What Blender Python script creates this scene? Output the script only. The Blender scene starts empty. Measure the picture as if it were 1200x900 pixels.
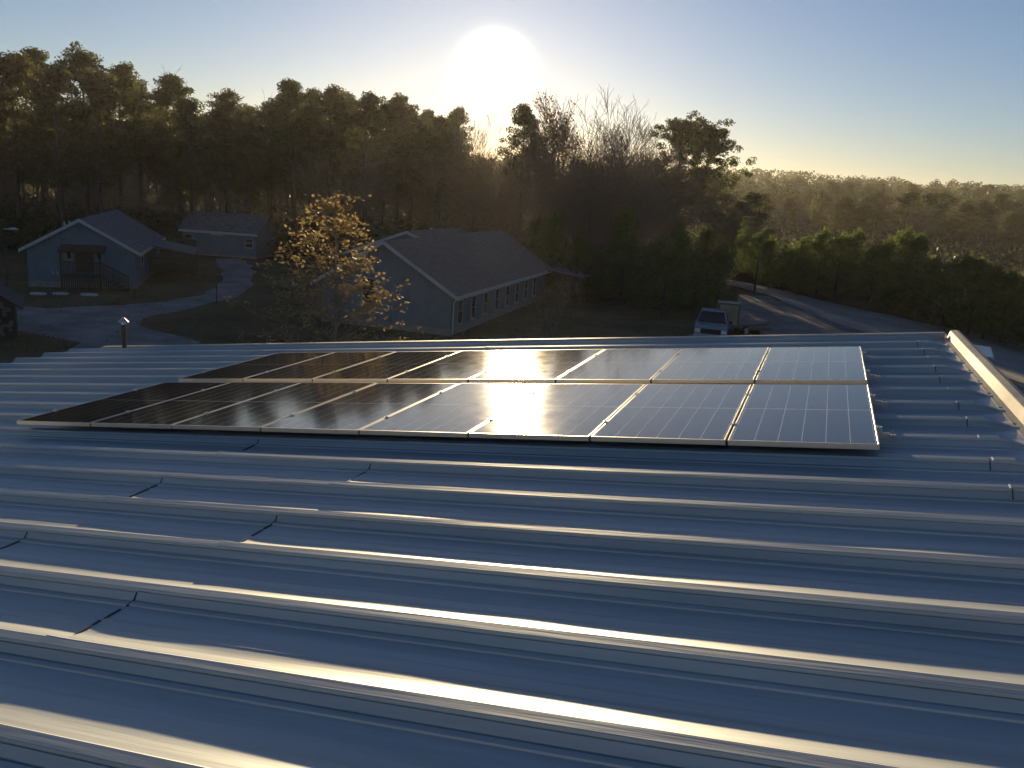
import bpy, math, random
from mathutils import Vector, Matrix, noise
random.seed(7)
PI = math.pi
sc = bpy.context.scene
COL = sc.collection

# ------------------------------------------------------------------ camera frame (fitted to the array of modules)
FPX = 974.1                      # focal length in pixels of a 1200 px wide picture
ROLL, PITCH, ZC = math.radians(3.7), math.radians(13.2), 7.5
up_c = Vector((math.sin(ROLL)*math.cos(PITCH), -math.cos(ROLL)*math.cos(PITCH), -math.sin(PITCH)))
fw = Vector((0, 0, 1)); fw = (fw - up_c*fw.dot(up_c)).normalized()
rt = fw.cross(up_c)
if rt.x < 0: rt = -rt
W = Matrix((rt, fw, up_c))       # camera coordinates (x right, y down, z forward) -> world
CAM = Vector((0, 0, ZC))
def ray(px, py): return (W @ Vector((px-600, py-450, FPX))).normalized()
def ground(px, py, z=0.0):
    d = ray(px, py); t = (z-ZC)/d.z; return CAM + d*t
def at(px, py, D):
    d = ray(px, py); return CAM + d*(D/d.y)
SUN = ray(580, 83)

# ------------------------------------------------------------------ helpers
def link(o): COL.objects.link(o); return o
def tag(o, label=None, cat=None, group=None, kind=None):
    if label: o['label'] = label
    if cat: o['category'] = cat
    if group: o['group'] = group
    if kind: o['kind'] = kind
    return o
def thing(name, M, label, cat, group=None):
    o = bpy.data.objects.new(name, None); o.empty_display_size = .3
    o.matrix_basis = M if isinstance(M, Matrix) else Matrix.Translation(M)
    link(o); return tag(o, label, cat, group)
def copy_tree(o, parent=None):
    c = o.copy(); COL.objects.link(c); c.parent = parent
    for ch in list(o.children): copy_tree(ch, c)
    return c
class MB:
    def __init__(s): s.v = []; s.f = []
    def poly(s, pts):
        n = len(s.v); s.v += [tuple(p) for p in pts]; s.f.append(tuple(range(n, n+len(pts))))
    def box(s, x0, x1, y0, y1, z0, z1):
        n = len(s.v)
        s.v += [(x0,y0,z0),(x1,y0,z0),(x1,y1,z0),(x0,y1,z0),(x0,y0,z1),(x1,y0,z1),(x1,y1,z1),(x0,y1,z1)]
        s.f += [tuple(n+i for i in q) for q in ((3,2,1,0),(4,5,6,7),(0,1,5,4),(1,2,6,5),(2,3,7,6),(3,0,4,7))]
    def prism(s, prof, axis, a, b):
        # prof: 2-D outline; axis 0: extruded along x (prof=(y,z)); 1: along y (prof=(x,z)); 2: along z (prof=(x,y))
        def P(p, t): return (t,p[0],p[1]) if axis==0 else ((p[0],t,p[1]) if axis==1 else (p[0],p[1],t))
        n = len(s.v); m = len(prof)
        s.v += [P(p,a) for p in prof]+[P(p,b) for p in prof]
        s.f.append(tuple(range(n,n+m))[::-1]); s.f.append(tuple(range(n+m,n+2*m)))
        for i in range(m):
            j=(i+1)%m; s.f.append((n+i,n+j,n+m+j,n+m+i))
    def tube(s, p0, p1, r0, r1=None, k=8, cap=True):
        p0=Vector(p0);p1=Vector(p1); r1 = r0 if r1 is None else r1
        d=(p1-p0)
        if d.length<1e-6: return
        d.normalize(); a=d.orthogonal().normalized(); b=d.cross(a)
        n=len(s.v)
        for p,r in ((p0,r0),(p1,r1)):
            for i in range(k):
                t=2*PI*i/k; s.v.append(tuple(p+(a*math.cos(t)+b*math.sin(t))*r))
        for i in range(k):
            j=(i+1)%k; s.f.append((n+i,n+j,n+k+j,n+k+i))
        if cap: s.f.append(tuple(range(n,n+k))[::-1]); s.f.append(tuple(range(n+k,n+2*k)))
    def build(s, name, mat, parent=None, M=None, smooth=False):
        me=bpy.data.meshes.new(name); me.from_pydata(s.v,[],s.f); me.update()
        if smooth: me.shade_smooth()
        if mat: me.materials.append(mat)
        o=bpy.data.objects.new(name,me)
        if parent: o.parent=parent
        if M is not None: o.matrix_basis=M
        return link(o)
def boxp(name, dims, mat, parent, bev=0.0):
    m=MB(); m.box(*dims); o=m.build(name,mat,parent)
    if bev:
        b=o.modifiers.new('bevel','BEVEL'); b.width=bev; b.segments=2
    return o

# ------------------------------------------------------------------ materials
def mat(name, base, rough=.7, metal=0.0, var=.0, scale=3.0, bump=0.0, bscale=20.0, base2=None, detail=4, trans=0.0, spec=.5, stretch=None, rvar=0.0):
    m=bpy.data.materials.new(name); m.use_nodes=True; nt=m.node_tree; nd=nt.nodes; ln=nt.links
    p=nd['Principled BSDF']; p.inputs['Roughness'].default_value=rough; p.inputs['Metallic'].default_value=metal
    p.inputs['Specular IOR Level'].default_value=spec
    p.inputs['Base Color'].default_value=(*base,1)
    tc=nd.new('ShaderNodeTexCoord'); mp=nd.new('ShaderNodeMapping'); ln.new(tc.outputs['Object'],mp.inputs['Vector'])
    if stretch: mp.inputs['Scale'].default_value=stretch
    if base2 or var:
        b2=base2 or tuple(c*(1-var) for c in base)
        n=nd.new('ShaderNodeTexNoise'); n.inputs['Scale'].default_value=scale; n.inputs['Detail'].default_value=detail
        n.inputs['Roughness'].default_value=.65
        ln.new(mp.outputs[0],n.inputs['Vector'])
        r=nd.new('ShaderNodeValToRGB'); r.color_ramp.elements[0].position=.35; r.color_ramp.elements[1].position=.65
        r.color_ramp.elements[0].color=(*b2,1); r.color_ramp.elements[1].color=(*base,1)
        ln.new(n.outputs['Fac'],r.inputs['Fac']); ln.new(r.outputs['Color'],p.inputs['Base Color'])
        if rvar:
            mm=nd.new('ShaderNodeMapRange'); mm.inputs['To Min'].default_value=rough-rvar; mm.inputs['To Max'].default_value=rough+rvar
            ln.new(n.outputs['Fac'],mm.inputs['Value']); ln.new(mm.outputs[0],p.inputs['Roughness'])
    if bump:
        n2=nd.new('ShaderNodeTexNoise'); n2.inputs['Scale'].default_value=bscale; n2.inputs['Detail'].default_value=5
        ln.new(mp.outputs[0],n2.inputs['Vector'])
        bp=nd.new('ShaderNodeBump'); bp.inputs['Strength'].default_value=bump; bp.inputs['Distance'].default_value=.02
        ln.new(n2.outputs['Fac'],bp.inputs['Height']); ln.new(bp.outputs[0],p.inputs['Normal'])
    if trans:
        t=nd.new('ShaderNodeBsdfTranslucent'); mx=nd.new('ShaderNodeMixShader'); mx.inputs[0].default_value=trans
        src=p.inputs['Base Color'].links[0].from_socket if p.inputs['Base Color'].links else None
        if src: ln.new(src,t.inputs['Color'])
        else: t.inputs['Color'].default_value=(*base,1)
        ln.new(p.outputs[0],mx.inputs[1]); ln.new(t.outputs[0],mx.inputs[2]); ln.new(mx.outputs[0],nd['Material Output'].inputs['Surface'])
    return m
M_roof = mat('roof_metal',(.50,.535,.54),.55,.30,base2=(.35,.385,.40),scale=1.5,detail=9,stretch=(.22,5,1),bump=.10,bscale=5,rvar=.12)
M_trim = mat('trim_metal',(.50,.45,.37),.6,.0,var=.25,scale=5,bump=.06,bscale=12)
M_alu  = mat('aluminium',(.50,.48,.45),.42,.8,var=.1,scale=8)
M_clip = mat('clip_grey',(.09,.09,.10),.6,.2,var=.2,scale=9)
M_steel= mat('clamp_steel',(.5,.5,.5),.3,.9)
M_wallm= mat('wall_metal',(.42,.42,.40),.5,.1,var=.15,scale=1.5)
M_blue = mat('blue_siding',(.13,.20,.25),.75,0,var=.25,scale=1.2,bump=.2,bscale=8)
M_blue2= mat('grey_blue_siding',(.15,.20,.23),.75,0,var=.2,scale=1.0,bump=.2,bscale=8)
M_white= mat('white_paint',(.50,.50,.48),.6,0,var=.15,scale=3)
M_fr   = mat('window_frame_paint',(.30,.31,.31),.6,0,var=.15,scale=3)
M_shing= mat('grey_shingle',(.17,.165,.165),.85,0,base2=(.09,.09,.095),scale=2.5,bump=.5,bscale=14,stretch=(1,1,3))
M_shin2= mat('brown_shingle',(.15,.125,.11),.85,0,base2=(.09,.075,.07),scale=2.5,bump=.5,bscale=14,stretch=(1,1,3))
M_block= mat('block_foundation',(.30,.27,.24),.9,0,var=.3,scale=4,bump=.3)
M_dwood= mat('dark_wood',(.055,.045,.038),.8,0,var=.4,scale=6,bump=.3)
M_wood = mat('weathered_wood',(.20,.15,.11),.8,0,var=.4,scale=6,bump=.3)
M_ply  = mat('plywood',(.34,.27,.18),.75,0,var=.2,scale=4)
M_glass= mat('window_glass',(.02,.022,.025),.08,0,spec=.8)
M_car  = mat('white_car_paint',(.22,.24,.27),.25,.0,var=.06,scale=2,spec=.6)
M_black= mat('black_plastic',(.02,.02,.022),.5,0,var=.3,scale=9)
M_tyre = mat('rubber',(.025,.025,.025),.85,0,var=.3,scale=20)
M_lamp = mat('lamp_lens',(.7,.7,.68),.15,0,spec=.8)
M_flue = mat('flue_pipe',(.035,.03,.03),.55,.3,var=.3,scale=9)
M_cap  = mat('flue_cap',(.55,.57,.6),.3,.8,var=.1,scale=9)
M_bark = mat('pine_bark',(.11,.085,.07),.9,0,base2=(.06,.048,.04),scale=5,bump=.6,bscale=9,stretch=(1,1,.3))
M_bark2= mat('grey_bark',(.24,.19,.15),.9,0,base2=(.13,.105,.085),scale=5,bump=.5,bscale=9,stretch=(1,1,.3))
def leafm(name,a,b,t): return mat(name,a,.6,0,base2=b,scale=.9,detail=2,trans=t,spec=.3)
M_pine = leafm('pine_needles',(.115,.135,.045),(.065,.082,.030),.5)
M_pine2= leafm('pine_needles_olive',(.140,.130,.052),(.075,.078,.034),.45)
M_young= leafm('young_pine_needles',(.15,.20,.05),(.08,.12,.03),.6)
M_dry  = leafm('dry_leaves',(.30,.20,.09),(.19,.12,.05),.55)
M_gold = leafm('golden_leaves',(.36,.27,.12),(.22,.16,.07),.5)
M_brush= leafm('brush_leaves',(.10,.105,.048),(.055,.058,.030),.35)
M_canopy=mat('far_canopy',(.070,.125,.036),.7,0,base2=(.075,.085,.038),scale=.03,detail=3,trans=.3,spec=.2)
M_grass= mat('dry_grass',(.19,.145,.085),.95,0,base2=(.105,.085,.045),scale=.22,detail=8,bump=.8,bscale=3,spec=.0)
M_gravel=mat('pale_gravel',(.30,.285,.27),.9,0,base2=(.16,.15,.135),scale=.55,detail=9,bump=.7,bscale=12,spec=.1)
M_lot  = mat('lot_gravel',(.24,.235,.23),.9,0,base2=(.14,.135,.13),scale=.5,detail=9,bump=.7,bscale=12,spec=.1)
M_road = mat('road_gravel',(.40,.37,.33),.9,0,base2=(.24,.22,.20),scale=.35,detail=9,bump=.5,bscale=12,spec=.1,stretch=(1,.4,1))

# photovoltaic cells: dark silicon, pale gaps between the columns and the half-cells
def cell_mat():
    m=bpy.data.materials.new('solar_cells'); m.use_nodes=True; nt=m.node_tree; nd=nt.nodes; ln=nt.links
    p=nd['Principled BSDF']; p.inputs['Roughness'].default_value=.075; p.inputs['Specular IOR Level'].default_value=.55
    tc=nd.new('ShaderNodeTexCoord'); sp=nd.new('ShaderNodeSeparateXYZ'); ln.new(tc.outputs['Object'],sp.inputs[0])
    def op(o,a,b=None,c=None):
        n=nd.new('ShaderNodeMath'); n.operation=o
        for i,x in enumerate((a,b,c)):
            if x is None: continue
            if isinstance(x,(int,float)): n.inputs[i].default_value=x
            else: ln.new(x,n.inputs[i])
        return n.outputs[0]
    def line(coord,off,pitch,hw):   # 1 on a line every pitch
        t=op('FRACT',op('ADD',op('DIVIDE',op('SUBTRACT',coord,off),pitch),.5))
        d=op('MULTIPLY',op('ABSOLUTE',op('SUBTRACT',t,.5)),pitch)
        return op('LESS_THAN',d,hw)
    x,y=sp.outputs[0],sp.outputs[1]
    col=line(x,.0225,.165,.0024)
    row=line(y,PL/2,.0875,.0006)
    mid=op('LESS_THAN',op('ABSOLUTE',op('SUBTRACT',y,PL/2)),.006)
    bus=op('MULTIPLY',line(x,.0225,.0165,.0004),.15)
    f=op('MAXIMUM',op('MAXIMUM',col,mid),op('MAXIMUM',op('MULTIPLY',row,.18),bus))
    mx=nd.new('ShaderNodeMix'); mx.data_type='RGBA'; ln.new(f,mx.inputs[0])
    n=nd.new('ShaderNodeTexNoise'); n.inputs['Scale'].default_value=2.0; ln.new(tc.outputs['Object'],n.inputs['Vector'])
    r=nd.new('ShaderNodeValToRGB'); r.color_ramp.elements[0].color=(.006,.009,.020,1); r.color_ramp.elements[1].color=(.012,.015,.026,1)
    ln.new(n.outputs['Fac'],r.inputs['Fac']); ln.new(r.outputs[0],mx.inputs[6]); mx.inputs[7].default_value=(.42,.43,.45,1)
    ln.new(mx.outputs[2],p.inputs['Base Color'])
    # dust film: roughness varies
    n2=nd.new('ShaderNodeTexNoise'); n2.inputs['Scale'].default_value=5.0; n2.inputs['Detail'].default_value=6
    ln.new(tc.outputs['Object'],n2.inputs['Vector'])
    mr=nd.new('ShaderNodeMapRange'); mr.inputs['To Min'].default_value=.05; mr.inputs['To Max'].default_value=.11
    ln.new(n2.outputs['Fac'],mr.inputs['Value']); ln.new(mr.outputs[0],p.inputs['Roughness'])
    return m
PP, PL, ROWGAP = 1.055, 2.163, .228          # module pitch, length, gap between the rows
M_cell = cell_mat()

# ------------------------------------------------------------------ roof frame
Rr = Matrix(((0.93247415,0.35513934,-0.06609092),(0.00383995,-0.19269193,-0.98125179),(-0.3612163,0.91473814,-0.18104396)))
Tr = Vector((-5.28060907,0.39021445,8.85518438))
RW = W @ Rr
MR = RW.to_4x4(); MR.translation = CAM + W @ Tr           # roof-local -> world; z=0 is the glass of the modules
def RM(x,y,z): return MR @ Matrix.Translation((x,y,z))
PAN, PITCHR, RIB0 = -.175, .61, .075
XL, XR, YN, YF = -6.25, 9.56, RIB0-PITCHR*14, RIB0+PITCHR*10+.05

bl = MR @ Vector((XL, YN, 0)); 
bld = thing('metal_building', Matrix.Translation((bl.x, bl.y, 0)), 'long metal building with a pale ribbed sheet roof, the solar array mounted on it', 'building')
BI = Matrix.Translation((bl.x, bl.y, 0)).inverted() @ MR  # roof-local -> building-local
prof=[(-.0385,.0570),(-.0365,.0680),(-.0330,.0702),(.0190,.0780),(.0250,.0755),(.0560,.0270),(.0640,.0205),(.085,.0170),(.106,.0135),(.120,.0131),(.138,.0100),(.162,.0055),(.190,.0020),(.218,.0),
      (.255,.0),(.262,.0030),(.269,.0),(.34,.0),(.347,.0030),(.354,.0),(.42,.0),(.47,.0),(.498,.0004),(.502,.0085),(.5290,.0130),(.5310,.0030),(.5400,.0030),(.5440,.0150),(.5690,.0480),(.5770,.0490),(.5800,.0610),(.5850,.0660)]
def sheet(k, x0, x1, lap_end, top_end, low_end):
    m=MB(); y0=RIB0+PITCHR*k; n=max(4,int((x1-x0)/.09)); P=len(prof)
    xs=[x0+(x1-x0)*i/n for i in range(n+1)]
    if top_end: xs=sorted(set([x for x in xs if x<9.0]+[9.0,9.06,9.12,9.13,9.2,9.26,9.3,9.35,9.4,9.45,9.5,9.53,x1]))
    amp=.0150 if not top_end else .0090
    for x in xs:
        h=1.0; lift=0.0
        if top_end and x>9.12:
            h = 1.05 if x<9.27 else max(.12,1.05-(x-9.27)/.2); lift=.0022
        if lap_end:
            e=x-x0; lift=.0028+.004*math.exp(-e/.07)
        for (py,pz) in prof:
            t=(py-.15)/(.49-.15); z=pz*h if pz>.012 or top_end and x>9.3 else pz
            if 0<t<1:
                w=math.sin(PI*t)
                nz=noise.noise(Vector((x*.62,k*7.3,1.7)))*1.3+.5*noise.noise(Vector((x*1.7,k*3.1+t*1.2,5.2)))
                z+=amp*w*nz
                if lap_end: z+= .003*w*math.exp(-(x-x0)/.45)*(1 if t<.6 else .6) + .003*w*max(0,noise.noise(Vector((t*9,k,3))))*math.exp(-(x-x0)/.08)
                if low_end: z-= .004*w*math.exp(-(x1-x)/.5)
            elif py<.16: z+= .0008*noise.noise(Vector((x*.8,k*5.1,9)))
            m.v.append((x, y0+py+.0015*noise.noise(Vector((x*.4,k*2.2,0))), PAN+z+lift))
    for i in range(len(xs)-1):
        for j in range(P-1):
            a=i*P+j; m.f.append((a,a+P,a+P+1,a+1))
    if lap_end:                                    # folded edge of the upper sheet
        b=len(m.v)
        for j in range(P): v=m.v[j]; m.v.append((v[0],v[1],v[2]-.0018))
        for j in range(P-1): m.f.append((j,j+1,b+j+1,b+j))
    o=m.build('roof_sheet',M_roof,bld,BI,smooth=False)
    me=o.data
    me.shade_smooth()
    try: me.set_sharp_from_angle(angle=math.radians(14))
    except Exception: pass
    return o
for k in range(-14,10):
    xl = 3.10 if k%2 else 4.66
    sheet(k, XL, xl+.12, False, False, True)
    sheet(k, xl, XR, True, True, False)
# end clips on the ribs and broken black strips along the lap edges
for k in range(-14,11):
    y0=RIB0+PITCHR*k; jx=random.uniform(-.02,.02)
    m=MB(); m.prism([(y0-.070,PAN+.012),(y0-.070,PAN+.018),(y0-.0425,PAN+.056),(y0-.040,PAN+.0735),(y0+.02,PAN+.0805),(y0+.02,PAN+.0775),(y0-.034,PAN+.070),(y0-.066,PAN+.012)],0,9.118+jx,9.126+jx)
    if k%3!=1: m.build('end_clip',M_clip,bld,BI)
for k in range(-14,10):
    xl=3.10 if k%2 else 4.66; R_=random.Random(k+50); m=MB(); y=.115
    y0=RIB0+PITCHR*k
    while y<.50:
        L_=R_.uniform(.015,.05); w_=R_.uniform(.006,.014)+.016*max(0,(y-.3)/.2)*R_.random()
        x1=xl+.002; x0=xl-w_
        if R_.random()<.78: m.box(x0,x1,y0+y,y0+y+L_+.002,PAN-.003,PAN+.0125)
        y+=L_
    m.prism([(y0+.502,PAN+.009),(y0+.530,PAN+.0150),(y0+.544,PAN+.017),(y0+.569,PAN+.050),(y0+.566,PAN+.053),(y0+.540,PAN+.022),(y0+.505,PAN+.016)],0,xl-.006,xl+.002)
    m.build('lap_strip',M_black,bld,BI)
# ridge cap along the high side
m=MB(); prof2=[(9.50,PAN+.012),(9.535,PAN+.016),(9.575,-.070),(9.583,-.066),(9.645,-.062),(9.655,-.068),(9.658,-.18),(9.64,-.185),(9.60,-.19),(9.50,PAN-.01)]
m.prism([(a,b) for a,b in prof2],1,YN-.1,YF+.06); o=m.build('ridge_cap',M_trim,bld,BI)
m=MB()
for k in range(-14,11):   # foam closures and scallops at the foot of the cap
    y0=RIB0+PITCHR*k
    m.box(9.47,9.562,y0+.10,y0+.50,PAN+.002,PAN+.011)
m.build('closure_strip',M_trim,bld,BI)
m=MB(); m.box(9.659,9.674,YN-.1,YF+.06,-.20,-.064); m.build('gutter_edge',M_black,bld,BI)
# rake trim on the far gable
m=MB(); m.prism([(YF-.05,PAN+.03),(YF-.045,-.098),(YF+.0,-.088),(YF+.07,-.085),(YF+.075,-.25),(YF+.06,-.25),(YF+.055,-.11),(YF-.03,-.11),(YF-.035,PAN+.03)],0,XL+.8,9.50)
m.build('rake_trim',M_trim,bld,BI)
# walls (world vertical)
def wl(x,y,z): return BI.inverted() and (Matrix.Translation((bl.x,bl.y,0)).inverted() @ (MR @ Vector((x,y,z))))
A=[wl(XL+.25,YN+.3,PAN-.02),wl(XR+.08,YN+.3,PAN-.02),wl(XR+.08,YF-.02,PAN-.02),wl(XL+.25,YF-.02,PAN-.02)]
m=MB()
for i in range(4):
    a,b=A[i],A[(i+1)%4]
    m.poly([(a.x,a.y,0),(b.x,b.y,0),tuple(b),tuple(a)])
m.build('wall',M_wallm,bld)
m=MB(); m.poly([tuple(a-Vector((0,0,.03))) for a in A]); m.build('roof_deck',M_black,bld)

# ------------------------------------------------------------------ solar array
gA='solar modules of the array on the ribbed roof'
def module():
    t=thing('solar_panel',RM(0,0,0),'x','solar panel',gA)
    w,fw_=PP-.018,.012
    m=MB(); d=-.040
    for (a,b,c,e) in ((0,w,0,fw_),(0,w,PL-fw_,PL),(0,fw_,fw_,PL-fw_),(w-fw_,w,fw_,PL-fw_)): m.box(a,b,c,e,d,0)
    fr=m.build('frame',M_alu,t); b=fr.modifiers.new('b','BEVEL'); b.width=.0012; b.segments=1
    m=MB(); m.box(fw_,w-fw_,fw_,PL-fw_,-.008,-.0015); m.build('cell_sheet',M_cell,t)
    m=MB(); m.box(.45,.58,PL/2-.05,PL/2+.05,-.03,-.0085); m.build('junction_box',M_black,t)
    return t
ords=['leftmost','second from the left','third from the left','fourth from the left','fourth from the right','third from the right','second from the right','rightmost']
seen={0:'reflecting dark trees',1:'reflecting dark trees',2:'half dark, half pale',3:'milky with reflected sky',4:'catching the sun glare',5:'beside the sun glare',6:'with clear cell lines',7:'with sharp pale cell lines'}
base=module()
for r in range(2):
    for c in range(8):
        o=base if (r==0 and c==0) else copy_tree(base)
        jz=random.uniform(-.0012,.0012)
        o.matrix_basis=RM(c*PP, r*(PL+ROWGAP), jz) @ Matrix.Rotation(random.uniform(-.0012,.0012),4,'X') @ Matrix.Rotation(random.uniform(-.0012,.0012),4,'Y')
        o['label']='%s solar panel of the %s row, %s'%(ords[c],'near' if r==0 else 'far',seen[c])
def rail(y,label):
    t=thing('mounting_rail',RM(0,y,0),label,'mounting rail','rails carrying the solar modules')
    m=MB(); m.box(-.06,8*PP+.07,-.02,.02,-.082,-.0415); m.build('rail_bar',M_alu,t)
    for c in range(9):
        x=c*PP-.009; m=MB()
        if c==0: m.box(x-.022,x+.019,-.02,.02,.001,.006); m.box(x-.022,x-.001,-.02,.02,-.041,.001)
        elif c==8: m.box(x-.019,x+.030,-.02,.02,.001,.006); m.box(x+.002,x+.030,-.02,.02,-.041,.001)
        else: m.box(x-.020,x+.020,-.022,.022,.0025,.007)
        m.tube((x,0,.004),(x,0,.016),.007,.007,6)
        m.build('clamp',M_steel,t)
    for c in range(0,8):
        x=c*PP+.06; m=MB(); m.box(x-.025,x+.025,-.03,.03,-.10,-.0825); m.tube((x,.02,-.0925),(x,.045,-.0925),.008,.008,6); m.build('rib_foot',M_steel,t)
    m=MB(); x=8*PP+.10; m.box(x-.03,x+.015,-.03,.0,-.10,-.05); m.tube((x-.01,-.015,-.06),(x-.01,-.015,-.02),.006,.006,6)
    m.build('rib_foot',M_steel,t)
for y,l in ((.50,'aluminium rail under the lower part of the near row of solar panels'),(PL-.5,'aluminium rail under the upper part of the near row of solar panels'),
            (PL+ROWGAP+.5,'aluminium rail under the lower part of the far row of solar panels'),(2*PL+ROWGAP-.5,'aluminium rail under the upper part of the far row of solar panels')):
    rail(y,l)

# ------------------------------------------------------------------ flue pipe behind the far edge
q=at(145,385,15.9); 
t=thing('flue_pipe',Matrix.Translation((q.x,q.y,0)),'dark vertical flue pipe with a pale metal cone cap behind the far roof edge','flue')
zt=at(145,380,15.9).z
m=MB(); m.tube((0,0,0),(0,0,zt),.042,.042,14); m.build('pipe',M_flue,t)
m=MB(); m.tube((0,0,zt),(0,0,zt+.05),.055,.055,14); m.tube((0,0,zt+.05),(0,0,zt+.13),.10,.02,14); m.tube((0,0,zt+.045),(0,0,zt+.052),.10,.10,14); m.build('cap',M_cap,t)

# ------------------------------------------------------------------ ground, roads, hills
def hill(x,y):
    r=math.hypot(x,y); az=math.atan2(x,max(y,1e-3)) if y>0 else 0
    def ss(a,b,t): t=min(1,max(0,(t-a)/(b-a))); return t*t*(3-2*t)
    if y<0: return 0.0
    h=15*ss(190,620,r)
    h+=4*noise.noise(Vector((x/160,y/160,.3)))*ss(200,400,r)
    return h*ss(0,100,y)
m=MB(); rad=[0]+[4*1.11**i for i in range(62)]; NA=180
m.v.append((0,0,0))
for r in rad[1:]:
    for a in range(NA):
        t=2*PI*a/NA; x,y=r*math.sin(t),r*math.cos(t); m.v.append((x,y,hill(x,y)))
for a in range(NA): m.f.append((0,1+(a+1)%NA,1+a))
for i in range(len(rad)-2):
    for a in range(NA):
        b=(a+1)%NA; p=1+i*NA; m.f.append((p+a,p+b,p+NA+b,p+NA+a))
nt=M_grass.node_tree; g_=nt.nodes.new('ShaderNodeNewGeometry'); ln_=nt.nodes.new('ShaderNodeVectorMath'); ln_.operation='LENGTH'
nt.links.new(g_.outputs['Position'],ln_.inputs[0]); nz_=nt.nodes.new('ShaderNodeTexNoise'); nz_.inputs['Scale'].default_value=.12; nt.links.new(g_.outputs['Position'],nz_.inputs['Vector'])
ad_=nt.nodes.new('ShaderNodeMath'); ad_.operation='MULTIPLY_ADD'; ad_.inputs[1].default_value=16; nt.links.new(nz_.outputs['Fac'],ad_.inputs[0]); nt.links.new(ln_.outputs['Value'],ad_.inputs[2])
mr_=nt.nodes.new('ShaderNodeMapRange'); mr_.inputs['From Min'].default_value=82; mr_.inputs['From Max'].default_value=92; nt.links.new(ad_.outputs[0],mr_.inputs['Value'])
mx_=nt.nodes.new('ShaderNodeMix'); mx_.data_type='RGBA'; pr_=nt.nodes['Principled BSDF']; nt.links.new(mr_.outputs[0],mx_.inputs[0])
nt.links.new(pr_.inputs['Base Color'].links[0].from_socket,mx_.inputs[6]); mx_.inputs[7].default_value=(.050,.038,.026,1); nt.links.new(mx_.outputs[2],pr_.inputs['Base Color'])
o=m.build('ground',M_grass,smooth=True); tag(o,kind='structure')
POLYS=[]
def inside(p):
    for P in POLYS:
        c=False; n=len(P)
        for i in range(n):
            a,b=P[i],P[(i+1)%n]
            if (a[1]>p[1])!=(b[1]>p[1]) and p[0]<(b[0]-a[0])*(p[1]-a[1])/(b[1]-a[1])+a[0]: c=not c
        if c: return True
    return False
def sheet_poly(name, pts, z, material, jit=.18):
    out=[]; n=len(pts); POLYS.append(pts)
    for i in range(n):
        a,b=Vector(pts[i]),Vector(pts[(i+1)%n]); L=(b-a).length; k=max(1,int(L/.9))
        for j in range(k):
            p=a.lerp(b,j/k); nx=noise.noise_vector(Vector((p.x*.45,p.y*.45,z*50)))*jit*(1+.02*p.length); out.append((p.x+nx.x,p.y+nx.y,z))
    mm=MB(); mm.poly(out); o=mm.build(name,material); return tag(o,kind='structure')
def gp(*l): return [tuple(ground(*p).xy) for p in l]
sheet_poly('gravel_drive',gp((-180,352),(0,358),(57,361),(142,358),(198,353),(241,344),(262,330),(256,308),(252,303),(286,303),(300,318),(297,334),(272,350),(227,361),(170,373),(157,380),(232,401),(260,420),(60,420),(96,401),(57,394),(17,387),(-160,384)),.008,M_gravel)
sheet_poly('gravel_lot',gp((868,346),(900,347),(940,363),(985,379),(1030,393),(1100,416),(1200,452),(1320,490),(1400,560),(1250,560),(1120,460),(860,430),(760,420),(790,398),(850,380)),.004,M_lot)
sheet_poly('road',gp((780,318),(862,329),(900,336),(960,351),(1020,365),(1080,378),(1140,390),(1200,402),(1320,428),(1460,462),(1400,510),(1200,449),(1100,415),(1030,394),(985,380),(935,361),(895,344),(862,335),(780,323)),.010,M_road)
# bank of dry grass on the far side of the road
top=gp((862,329),(900,336),(960,351),(1020,365),(1080,378),(1140,390),(1200,402),(1320,428),(1460,462))
mm=MB()
rows=[]
for (x,y) in top:
    v=Vector((x,y)); nrm=v.normalized(); rows.append([(x+nrm.x*.3,y+nrm.y*.3,.0),(x+nrm.x*1.4,y+nrm.y*1.4,.45),(x+nrm.x*3,y+nrm.y*3,.65),(x+nrm.x*9,y+nrm.y*9,.5),(x+nrm.x*14,y+nrm.y*14,-.02)])
for i in range(len(rows)-1):
    for j in range(4):
        mm.poly([rows[i][j],rows[i+1][j],rows[i+1][j+1],rows[i][j+1]])
tag(mm.build('road_bank',M_grass),kind='structure')

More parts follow.
